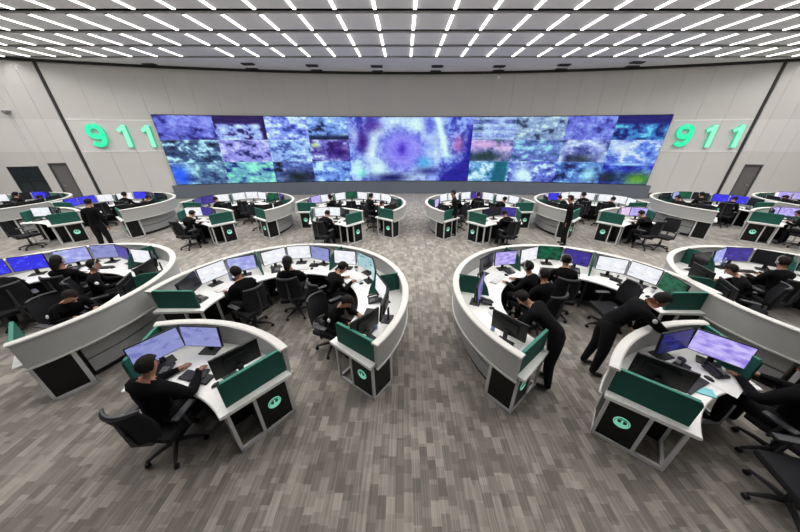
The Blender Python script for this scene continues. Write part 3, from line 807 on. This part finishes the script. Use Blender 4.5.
# ---------------------------------------------------------------- people
def seg_dist(p, a, b):
    d = b - a; t = max(0, min(1, (p - a).dot(d) / max(1e-9, d.length_squared))); return (p - (a + d * t)).length, t
def make_person(J, face, hair='short', headset=False, patch=True, sleeve='long', bulk=1.0):
    """J: joint positions; facing +Y; grows one skin over the whole skeleton"""
    V, E_, Rd, reg = [], [], [], []
    idx = {}
    def av(n, p, r, rg): idx[n] = len(V); V.append(Vector(p)); Rd.append(r); reg.append(rg); return idx[n]
    def ln(a, b): E_.append((idx[a], idx[b]))
    av('pelvis', J['pelvis'], (.135, .105), 2); av('waist', J['waist'], (.125, .095), 1); av('chest', J['chest'], (.150, .105), 1); av('up', J['up'], (.115, .085), 1)
    av('neck', J['neck'], (.052, .052), 0)
    hd = Vector(J['head']); nk = Vector(J['neck']); up = (hd - nk).normalized(); fw = Vector(face); fw = (fw - up * fw.dot(up)).normalized()
    av('jaw', hd - up * .055 + fw * .015, (.066, .072), 0); av('skull', hd + up * .02, (.082, .092), 0); av('crown', hd + up * .085 - fw * .008, (.058, .062), 0)
    for a, b_ in (('pelvis', 'waist'), ('waist', 'chest'), ('chest', 'up'), ('up', 'neck'), ('neck', 'jaw'), ('jaw', 'skull'), ('skull', 'crown')): ln(a, b_)
    for s, sd in ((-1, 'l'), (1, 'r')):
        av('sh' + sd, J['sh' + sd], (.068, .066), 1); av('el' + sd, J['el' + sd], (.049, .049), 1); av('wr' + sd, J['wr' + sd], (.031, .029), 1 if sleeve == 'long' else 0)
        ln('up', 'sh' + sd); ln('sh' + sd, 'el' + sd); ln('el' + sd, 'wr' + sd)
        wr = Vector(J['wr' + sd]); el = Vector(J['el' + sd]); d = Vector(J.get('ha' + sd, tuple(wr + (wr - el).normalized() * .08))) - wr; d.normalize()
        up2 = Vector((0, 0, 1)); side = d.cross(up2)
        if side.length < .2: side = Vector((1, 0, 0))
        side.normalize(); dn = d.cross(side).normalized()
        if dn.z > 0: dn = -dn
        av('pa' + sd, wr + d * .045, (.036, .022), 0); ln('wr' + sd, 'pa' + sd)
        thumb_side = side * (1 if side.x * s < 0 else -1)     # thumbs point towards the midline
        for k, (off, l) in enumerate(((-.027, .062), (-.009, .074), (.009, .078), (.027, .070))):
            base = wr + d * .082 - thumb_side * off
            n0, n1, n2 = 'f%d0' % k + sd, 'f%d1' % k + sd, 'f%d2' % k + sd
            av(n0, base, (.0105, .0105), 0); av(n1, base + d * l * .55 + dn * .006, (.009, .009), 0); av(n2, base + d * l * .9 + dn * .028, (.0078, .0078), 0)
            ln('pa' + sd, n0); ln(n0, n1); ln(n1, n2)
        tb = wr + d * .025 + thumb_side * .026
        av('t0' + sd, tb, (.013, .013), 0); av('t1' + sd, tb + d * .030 + thumb_side * .020, (.011, .011), 0); av('t2' + sd, tb + d * .058 + thumb_side * .022 + dn * .008, (.009, .009), 0)
        ln('pa' + sd, 't0' + sd); ln('t0' + sd, 't1' + sd); ln('t1' + sd, 't2' + sd)
        av('hi' + sd, J['hi' + sd], (.098, .098), 2); av('kn' + sd, J['kn' + sd], (.064, .064), 2); av('an' + sd, J['an' + sd], (.045, .045), 2); av('he' + sd, J['he' + sd], (.040, .035), 3); av('to' + sd, J['to' + sd], (.040, .030), 3)
        for a, b_ in (('pelvis', 'hi'), ('hi', 'kn'), ('kn', 'an'), ('an', 'he'), ('he', 'to')): ln(a + (sd if a != 'pelvis' else ''), b_ + sd)
    me = bpy.data.meshes.new('tmp'); me.from_pydata([tuple(v) for v in V], E_, [])
    o = bpy.data.objects.new('tmp', me); C.objects.link(o)
    md = o.modifiers.new('s', 'SKIN'); md.use_smooth_shade = True; md.branch_smoothing = .6
    sv = me.skin_vertices[0].data
    for i, r in enumerate(Rd):
        kf = (1.24 * bulk if reg[i] in (1, 2) else 1.0) * (1.1 if r[0] > .1 and reg[i] else 1)
        r = (r[0] * kf, r[1] * kf)
        sv[i].radius = r; sv[i].use_root = (i == 0)
    o.modifiers.new('u', 'SUBSURF').levels = 1
    bpy.context.view_layer.update()
    dg = bpy.context.evaluated_depsgraph_get()
    nm = bpy.data.meshes.new_from_object(o.evaluated_get(dg))
    bpy.data.objects.remove(o); 
    for mm in ('skin', 'cloth', 'trousers', 'shoe', 'black', 'lip'): nm.materials.append(M[mm])
    segs = [(V[a], V[b_], reg[b_], max(Rd[a][0], Rd[b_][0])) for a, b_ in E_]
    nm.name = 'body'
    for p_ in nm.polygons:
        c = p_.center; best = min(segs, key=lambda q: seg_dist(c, q[0], q[1])[0] / (q[3] ** .6))
        rg = best[2]
        d_, t_ = seg_dist(c, best[0], best[1])
        if best[2] == 0 and best[0] == V[idx['up']] and t_ < .8: rg = 1
        p_.material_index = rg; p_.use_smooth = True
    # face features joined into the same mesh
    bm = bmesh.new(); bm.from_mesh(nm)
    mb = MB(); mb.bm.free(); mb.bm = bm
    rt = fw.cross(up).normalized(); c = hd
    rm = Matrix((rt, fw, up)).transposed()
    mb.mi = 0
    mb.tube([c + fw * .083 + up * .018, c + fw * .103 - up * .014, c + fw * .084 - up * .024], [.007, .014, .008], 6)
    for s in (-1, 1): mb.ball(c + rt * s * .079 + up * .0, (.010, .018, .028), 8, 6, rot=rm)
    mb.mi = 4
    for s in (-1, 1): mb.ball(c + fw * .080 + rt * s * .030 + up * .012, (.012, .008, .006), 8, 6, rot=rm)
    for s in (-1, 1): mb.ball(c + fw * .083 + rt * s * .031 + up * .032, (.018, .006, .004), 8, 6, rot=rm)
    mb.mi = 5
    mb.ball(c + fw * .080 - up * .044, (.022, .008, .007), 8, 6, rot=rm)
    bm.to_mesh(nm); bm.free()
    root = empty('person')
    link('body', nm, root)
    hb = MB()
    def cut(q): return (q.y > .12 and q.z < .50 + .22 * q.y) or (q.y > -.12 and q.z < -.12) or q.z < -.72
    hb.ball(c + up * .028 - fw * .010, (.094, .108, .104), 20, 14, cut=cut, rot=rm)
    if hair == 'bun': hb.ball(c - fw * .115 + up * .04, (.042, .042, .042), 10, 8)
    if hair == 'long': hb.tube([c - fw * .07 + up * .0, c - fw * .10 - up * .10, c - fw * .10 - up * .20], [.075, .06, .03], 10)
    rh = random.Random(5)
    for v in hb.bm.verts: v.co += Vector((rh.uniform(-1, 1), rh.uniform(-1, 1), rh.uniform(-1, 1))) * .0035
    hb.build('hair', 'hair', root)
    if headset:
        h = MB(); h.tube([c + rt * .100 * math.cos(t) + up * (.03 + .108 * math.sin(t)) for t in [PI * k / 12 for k in range(13)]], .008, 6)
        for s in (-1, 1): h.ball(c + rt * s * .098 + up * .0, (.018, .030, .032), 10, 8, rot=rm)
        h.tube([c + rt * .10, c + rt * .09 + fw * .06 - up * .05, c + rt * .04 + fw * .10 - up * .055], .004, 6)
        h.build('headset', 'grey', root)
    if patch:
        s_ = Vector(J['shr']); e_ = Vector(J['elr']); d = (e_ - s_).normalized()
        out = Vector((1, .0, .35)).normalized(); out = (out - d * out.dot(d)).normalized()
        q = s_ + d * .10 + out * .075
        h = MB(); m3 = Matrix((d.cross(out), d, out)).transposed(); h.ball(q, (.030, .036, .012), 10, 6, rot=m3); h.build('sleeve_patch', 'white', root)
    return root
def seated(lean=0., reach=.42, hy=0., hx=0., hz=0., wide=1.):
    """sitting, hands on the desk in front; lean tips the trunk forward"""
    def tr(x, y, z):   # rotate about the hips by lean
        py, pz = 0, .55; y0, z0 = y - py, z - pz; a = R(lean)
        return (x, py + y0 * math.cos(a) + z0 * math.sin(a), pz - y0 * math.sin(a) + z0 * math.cos(a))
    J = dict(pelvis=(0, -.02, .56), waist=tr(0, -.03, .72), chest=tr(0, -.02, .90), up=tr(0, -.01, 1.03), neck=tr(0, .01, 1.13))
    h = Vector(tr(0, .05, 1.25)); J['head'] = tuple(h + Vector((hx, hy, hz)))
    for s, sd in ((-1, 'l'), (1, 'r')):
        J['sh' + sd] = tr(s * .185 * (1 + (wide - 1) * .4), -.01, 1.03); J['el' + sd] = tuple(Vector(tr(s * .26 * wide, .10, .83)))
        ey = J['el' + sd][1]
        J['wr' + sd] = (s * .15, max(reach, ey + .16), .805); J['ha' + sd] = (s * .12, max(reach, ey + .16) + .1, .80)
        J['hi' + sd] = (s * .095, .0, .555); J['kn' + sd] = (s * .13, .42, .53); J['an' + sd] = (s * .13, .40, .10); J['he' + sd] = (s * .13, .37, .05); J['to' + sd] = (s * .14, .53, .035)
    return J
def standing(lean=0., arms='down', hy=0.):
    def tr(x, y, z):
        py, pz = 0, .95; y0, z0 = y - py, z - pz; a = R(lean)
        return (x, py + y0 * math.cos(a) + z0 * math.sin(a), pz - y0 * math.sin(a) + z0 * math.cos(a))
    J = dict(pelvis=(0, -.01, .95), waist=tr(0, 0, 1.12), chest=tr(0, .0, 1.30), up=tr(0, -.01, 1.43), neck=tr(0, .01, 1.53), head=tr(0, .045 - .0 + hy, 1.65))
    for s, sd in ((-1, 'l'), (1, 'r')):
        J['sh' + sd] = tr(s * .19, -.01, 1.43)
        if arms == 'down': J['el' + sd] = tr(s * .25, -.03, 1.14); J['wr' + sd] = tr(s * .26, .06, .90); J['ha' + sd] = tr(s * .26, .08, .80)
        elif arms == 'desk':
            sh = Vector(J['sh' + sd]); J['el' + sd] = (s * .26, sh.y + .07, sh.z - .24); J['wr' + sd] = (s * .20, sh.y + .24, .80 if sh.z - .24 > .8 else .80); J['ha' + sd] = (s * .16, sh.y + .34, .79)
        elif arms == 'reach':
            sh = Vector(J['sh' + sd])
            if s > 0: J['el' + sd] = (s * .23, sh.y + .20, sh.z - .18); J['wr' + sd] = (s * .18, sh.y + .42, sh.z - .30); J['ha' + sd] = (s * .16, sh.y + .52, sh.z - .33)
            else: J['el' + sd] = (s * .26, sh.y - .02, sh.z - .27); J['wr' + sd] = (s * .20, sh.y + .10, sh.z - .48); J['ha' + sd] = (s * .19, sh.y + .13, sh.z - .58)
        J['hi' + sd] = (s * .10, 0, .93); J['kn' + sd] = (s * .11, .02 + .02 * s, .50); J['an' + sd] = (s * .12, -.03 + .04 * s, .10); J['he' + sd] = (s * .12, -.05 + .04 * s, .05); J['to' + sd] = (s * .14, .12 + .04 * s, .035)
    return J
PP = {
 'type': make_person(seated(8), (0, 1, -.25), 'short', True),
 'lean': make_person(seated(32, .5), (0, 1, -.55), 'short', False),
 'bun': make_person(seated(12), (0, 1, -.3), 'bun', True),
 'back': make_person(seated(-4, .36), (0, 1, -.15), 'long', True, False),
 'near': make_person(seated(5, .44, wide=1.35), (0, 1, -.45), 'short', False, False, bulk=1.15),
 'bend': make_person(standing(52, 'desk'), (0, 1, -.75), 'short', False),
 'reach': make_person(standing(38, 'reach'), (0, 1, -.55), 'short', False),
 'stand': make_person(standing(6, 'down'), (0, 1, -.2), 'short', False),
}
def person(kind, x, y, rz, label, group=None, z=0): return place(PP[kind], (x, y, z), rz, label, 'person', group)

# ---------------------------------------------------------------- laying out the consoles
# name, x, y, mirror, seats: {n: (screens, person kind or None, chair angle jitter, person words)}
NUM = ['one', 'two', 'three', 'four']
def cpos(cx, cy, m, r, a, rot=0):
    v = pol(r, a, m); v = Matrix.Rotation(rot, 3, 'Z') @ v
    return cx + v.x, cy + v.y
def outward(m, a, rot): # rotz so that +Y points outwards along angle a
    aa = a if m > 0 else 180 - a
    return R(aa - 90) + rot
def seat(cx, cy, m, a, ro, screens, who, name, small, idx, grp, rot=0, jit=0, chair_r=None, no_chair=False, rich=True, span=16.5):
    side = 'left' if m > 0 else 'right'
    where = ('%s' % name) if small else 'desk %s from %s end, %s' % (NUM[idx], side, name)
    # in mirrored consoles a growing angle runs clockwise
    order = [span, 0, -span]
    posn = ['left', 'middle', 'right'] if m > 0 else ['right', 'middle', 'left']
    for k, (da, kd) in enumerate(zip(order, screens)):
        if kd is None: continue
        if small and rich:
            aa, rr, yw = [(a + 19.5, ro - .48, 50), (a + 7, ro - .27, 4), (a - 15.5, ro - .42, -102)][k]
            x, y = cpos(cx, cy, m, rr, aa, rot)
            monitor((x, y, ZD), outward(m, aa, rot) + m * R(yw), kd, '%s %s monitor, %s' % (posn[k], SCWORD[kd], where), 'monitors on the ' + grp)
            continue
        rr = ro - .36 - (.10 if da else 0)
        x, y = cpos(cx, cy, m, rr, a + da, rot)
        if not in_view(x, y, 1, 40): continue
        # all three turned to the sitter
        px, py = cpos(cx, cy, m, ro - 1.30, a, rot)
        rz = math.atan2(y - py, x - px) - PI / 2
        monitor((x, y, ZD), rz, kd, '%s %s monitor, %s' % (posn[k], SCWORD[kd], where), 'monitors on the ' + grp)
    rnd = random.random
    def put(P, r, da, word, cat, g, turn=0):
        x, y = cpos(cx, cy, m, r, a + da, rot)
        if in_view(x, y, ZD, 30): place(P, (x, y, ZD + .001), outward(m, a + da, rot) + turn, '%s, %s' % (word, where), cat, g + ' on the ' + grp)
    w = rnd()
    if w < .6: put(P_KEYW, ro - .66, 2 * (rnd() - .5), 'pale keyboard', 'keyboard', 'keyboards')
    else: put(P_KEYB, ro - .66, 2 * (rnd() - .5), 'black keyboard', 'keyboard', 'keyboards')
    put(P_MOUSE, ro - .67, -m * 11, 'black mouse', 'mouse', 'mice')
    put(P_PHONE, ro - .60, 17.5, 'black desk phone', 'phone', 'desk phones')
    if rich:
        if rnd() < .85: put(P_PAPER, ro - .62, -18.5, 'loose white papers', 'paper', 'papers', .3)
        if rnd() < .5: put(P_JOY, ro - .50, -11, 'black joystick controller', 'controller', 'controllers')
        if rnd() < .35: put(P_CUP, ro - .40, 8, 'white paper cup with black lid', 'cup', 'cups')
        elif rnd() < .4: put(P_BOTTLE, ro - .42, -8, 'pale blue water bottle', 'bottle', 'bottles')
    cr = chair_r or ro - 1.34
    x, y = cpos(cx, cy, m, cr, a, rot); rz = outward(m, a, rot) + R(jit)
    if who:
        d = {'type': 'person in headset typing', 'lean': 'person in black leaning forward', 'bun': 'person with hair bun', 'back': 'long-haired person leaning back', 'near': 'black-clad person'}[who]
        if in_view(x, y, 1, 30): person(who, x, y, rz, '%s, %s' % (d, where), 'people seated at the ' + grp)
    if not no_chair and in_view(x, y, .6, 30):
        place(P_CHAIR, (x, y, 0), rz, '%s office chair, %s' % ('occupied black' if who else 'empty black', where), 'office chair', 'office chairs at the ' + grp)
SA = [153, 99, 45, -9]
def big(cx, cy, m, name, seats, grp, rich=True):
    place(PB[0 if 'left edge' in name else m], (cx, cy, 0), 0, 'curved grey horseshoe console with green dividers, ' + name, 'console', 'curved control consoles')
    for i in range(4):
        s = seats[i]; kw = s[2] if len(s) > 2 else {}
        a = SA[i] + kw.pop('da', 0) if kw else SA[i]
        seat(cx, cy, m, a, RO, s[0], s[1], name, False, i, grp, rich=rich, **kw)
def small(cx, cy, m, name, s, grp, rot=0, rich=True):
    place(PS[m], (cx, cy, 0), rot, 'short curved grey console with one desk, ' + name, 'console', 'small curved consoles')
    kw = s[2] if len(s) > 2 else {}
    seat(cx, cy, m, 76.5, SO, s[0], s[1], name, True, 0, grp, rot=rot, rich=rich, span=13.5, **kw)
W, B_, LV, V_, BL, PU, NV, T_, GP, PK, O = 'white', 'bluewhite', 'lavender', 'violet', 'blue', 'purple', 'navy', 'teal', 'greenpic', 'pink', 'off'
LY = 3.85
FR = 'near-row consoles'
big(-2.2, LY, 1, 'near-row console left of aisle', [((O, W, B_), 'type'), ((W, W, LV), 'back'), ((W, T_, T_), 'lean'), ((W, O, O), 'lean', dict(jit=-15))], FR)
big(3.15, LY - .05, -1, 'near-row console right of aisle', [((GP, W, W), None, dict(jit=150, chair_r=1.02)), ((PU, GP, W), 'bun', dict(jit=-8)), ((V_, O, O), 'type', dict(jit=-10)), ((PU, None, O), None, dict(no_chair=True))], FR)
big(-6.88, LY + .05, 1, 'near-row console at left edge', [((O, BL, BL), 'lean'), ((B_, LV, PU), 'back'), ((W, O, O), 'type'), ((O, None, None), 'lean')], FR)
big(7.5, LY - .12, -1, 'near-row console at right edge', [((O, PU, GP), 'lean'), ((O, PU, B_), 'type'), ((O, None, O), 'lean'), ((O, None, None), None, dict(no_chair=True))], FR)
small(-3.01, .72, 1, 'nearest small desk left of aisle', ((LV, LV, O), None, dict(no_chair=True)), 'nearest small desks')
small(4.21, .70, -1, 'nearest small desk right of aisle', ((V_, NV, O), None, dict(no_chair=True)), 'nearest small desks', rot=R(10))
BY = 10.75
FG = 'far-row consoles'; SG = 'far-row small desks'
far = [(-2.2, 1, 'first left'), (-6.93, 1, 'second left'), (-12.25, 1, 'third left'), (-17.05, 1, 'fourth left'), (3.15, -1, 'first right'), (7.82, -1, 'second right'), (13.05, -1, 'third right'), (17.8, -1, 'fourth right')]
FS = {
 'first left': ([((O, V_, W), 'type'), ((W, GP, W), None), ((W, W, W), 'bun'), ((O, O, GP), 'lean')], ((W, W, O), 'lean')),
 'second left': ([((PU, PU, W), 'lean'), ((W, W, W), None), ((GP, PU, O), None), ((O, GP, O), None)], ((W, PU, O), 'lean')),
 'third left': ([((BL, BL, W), None), ((W, BL, O), 'type'), ((O, GP, O), 'lean'), ((GP, O, O), None)], ((W, O, O), None)),
 'fourth left': ([((O, PU, W), None), ((O, BL, O), 'type'), ((GP, O, O), 'lean'), ((O, O, O), None)], ((BL, BL, W), None)),
 'first right': ([((O, W, W), 'lean'), ((W, PU, W), 'type'), ((W, W, O), 'lean'), ((V_, None, O), None)], ((PU, O, O), 'lean')),
 'second right': ([((W, W, W), 'lean'), ((W, W, W), 'type'), ((BL, V_, W), 'lean'), ((V_, O, O), None)], ((V_, PK, O), 'lean')),
 'third right': ([((O, BL, BL), 'lean'), ((O, GP, B_), 'type'), ((O, GP, O), 'lean'), ((O, O, O), None)], ((V_, V_, GP), 'lean')),
 'fourth right': ([((W, W, W), None), ((V_, V_, W), 'type'), ((GP, V_, V_), 'lean'), ((O, O, O), None)], ((V_, V_, O), None)),
}
for x, m, nm in far:
    bs, ss = FS[nm]
    big(x, BY, m, 'far-row console %s of aisle' % nm, bs, FG, rich=False)
    if abs(x) < 14: small(x - (.81 if abs(x) < 10 else 1.1) * m - (.12 if x > 3 and x < 4 else 0), BY - 3.13, m, 'far-row small desk %s of aisle' % nm, ss, SG, rich=False)

# standing and near people
person('near', -2.84, 1.99, R(-8), 'black-clad person at the nearest small desk left of the aisle, back to the viewer')
place(P_CHAIR, (-2.84, 1.97, 0), R(-2), 'black office chair under the person at the nearest small desk left of aisle', 'office chair', 'office chairs by the nearest small desks')
person('bend', 2.22, 2.92, R(50), 'person in black bending over the end desk of near-row console right of aisle')
person('type', 2.62, 4.10, R(20), 'black-clad person sitting behind the bending one, near-row console right of aisle')
place(P_CHAIR, (2.62, 4.10, 0), R(20), 'black office chair behind the bending person, near-row console right of aisle', 'office chair', 'office chairs at the near-row consoles')
person('reach', 3.12, 3.20, R(-110), 'person in black reaching over the rim of the nearest small desk right of aisle')
person('near', 4.40, 1.90, R(6), 'person in black at right edge, hand stretched towards the nearest small right desk')
place(P_CHAIR, (4.45, 1.86, 0), R(10), 'black office chair under the person at the right edge', 'office chair', 'office chairs by the nearest small desks')
place(P_CHAIR, (3.98, 1.36, 0), R(75), 'empty black office chair turned away from the nearest small desk right of aisle', 'office chair', 'office chairs by the nearest small desks')
person('stand', -10.1, 8.3, R(10), 'person in black standing beside the far-row small desk third left of aisle')
person('stand', 5.75, 8.9, R(60), 'person in black standing at the end of far-row console second right of aisle')
person('stand', 1.95, 9.9, R(80), 'person in black standing inside far-row console first right of aisle')
place(P_CHAIR, (8.9, 8.5, 0), R(120), 'empty black office chair beside the far-row small desk second right of aisle', 'office chair', 'office chairs at the far-row small desks')

# loose things on the two nearest desks
def item(P, x, y, rz, label, cat): place(P, (x, y, ZD + .001), rz, label, cat)
item(P_JOY, -2.62, 2.38, .2, 'black joystick controller on the nearest small desk left of aisle', 'controller')
item(P_CUP, -2.50, 2.56, 0, 'white cup beside the joystick, nearest small desk left of aisle', 'cup')
item(P_PAPER, -2.25, 2.30, .6, 'white papers on the nearest small desk left of aisle', 'paper')
item(P_PAPER, 3.92, 2.24, .5, 'white papers lying flat, nearest small desk right of aisle', 'paper')
item(P_JOY, 3.66, 2.52, .4, 'black joystick controller on the nearest small desk right of aisle', 'controller')
b = MB(); b.box((0, 0, .006), (.20, .13, .012), bev=.003); o = b.build('plastic_folder', 'teal'); o.location = (3.60, 2.16, ZD + .001); o.rotation_euler = (0, 0, -.5)
tag(o, 'small turquoise folder on the nearest small desk right of aisle', 'folder')
b = MB(); b.box((0, 0, .008), (.22, .15, .016), bev=.003); o = b.build('grey_notebook', 'grey'); o.location = (3.36, 2.42, ZD + .001); o.rotation_euler = (0, 0, -.5)
tag(o, 'closed grey notebook on the nearest small desk right of aisle', 'notebook')

# ---------------------------------------------------------------- world: added soft ambient fill, let in where walls behind the camera are omitted
wd = bpy.data.worlds.new('World'); sc.world = wd; wd.use_nodes = True
wd.node_tree.nodes['Background'].inputs[0].default_value = (.93, .95, 1, 1)
wd.node_tree.nodes['Background'].inputs[1].default_value = .12

# drop protos never placed
for o in [P for P in list(PB.values()) + list(PS.values()) + list(PP.values()) + [P_KEYW, P_KEYB, P_MOUSE, P_PHONE, P_PAPER, P_CUP, P_BOTTLE, P_JOY, P_CHAIR] if P.name not in USED]:
    for c in list(o.children_recursive): bpy.data.objects.remove(c)
    bpy.data.objects.remove(o)
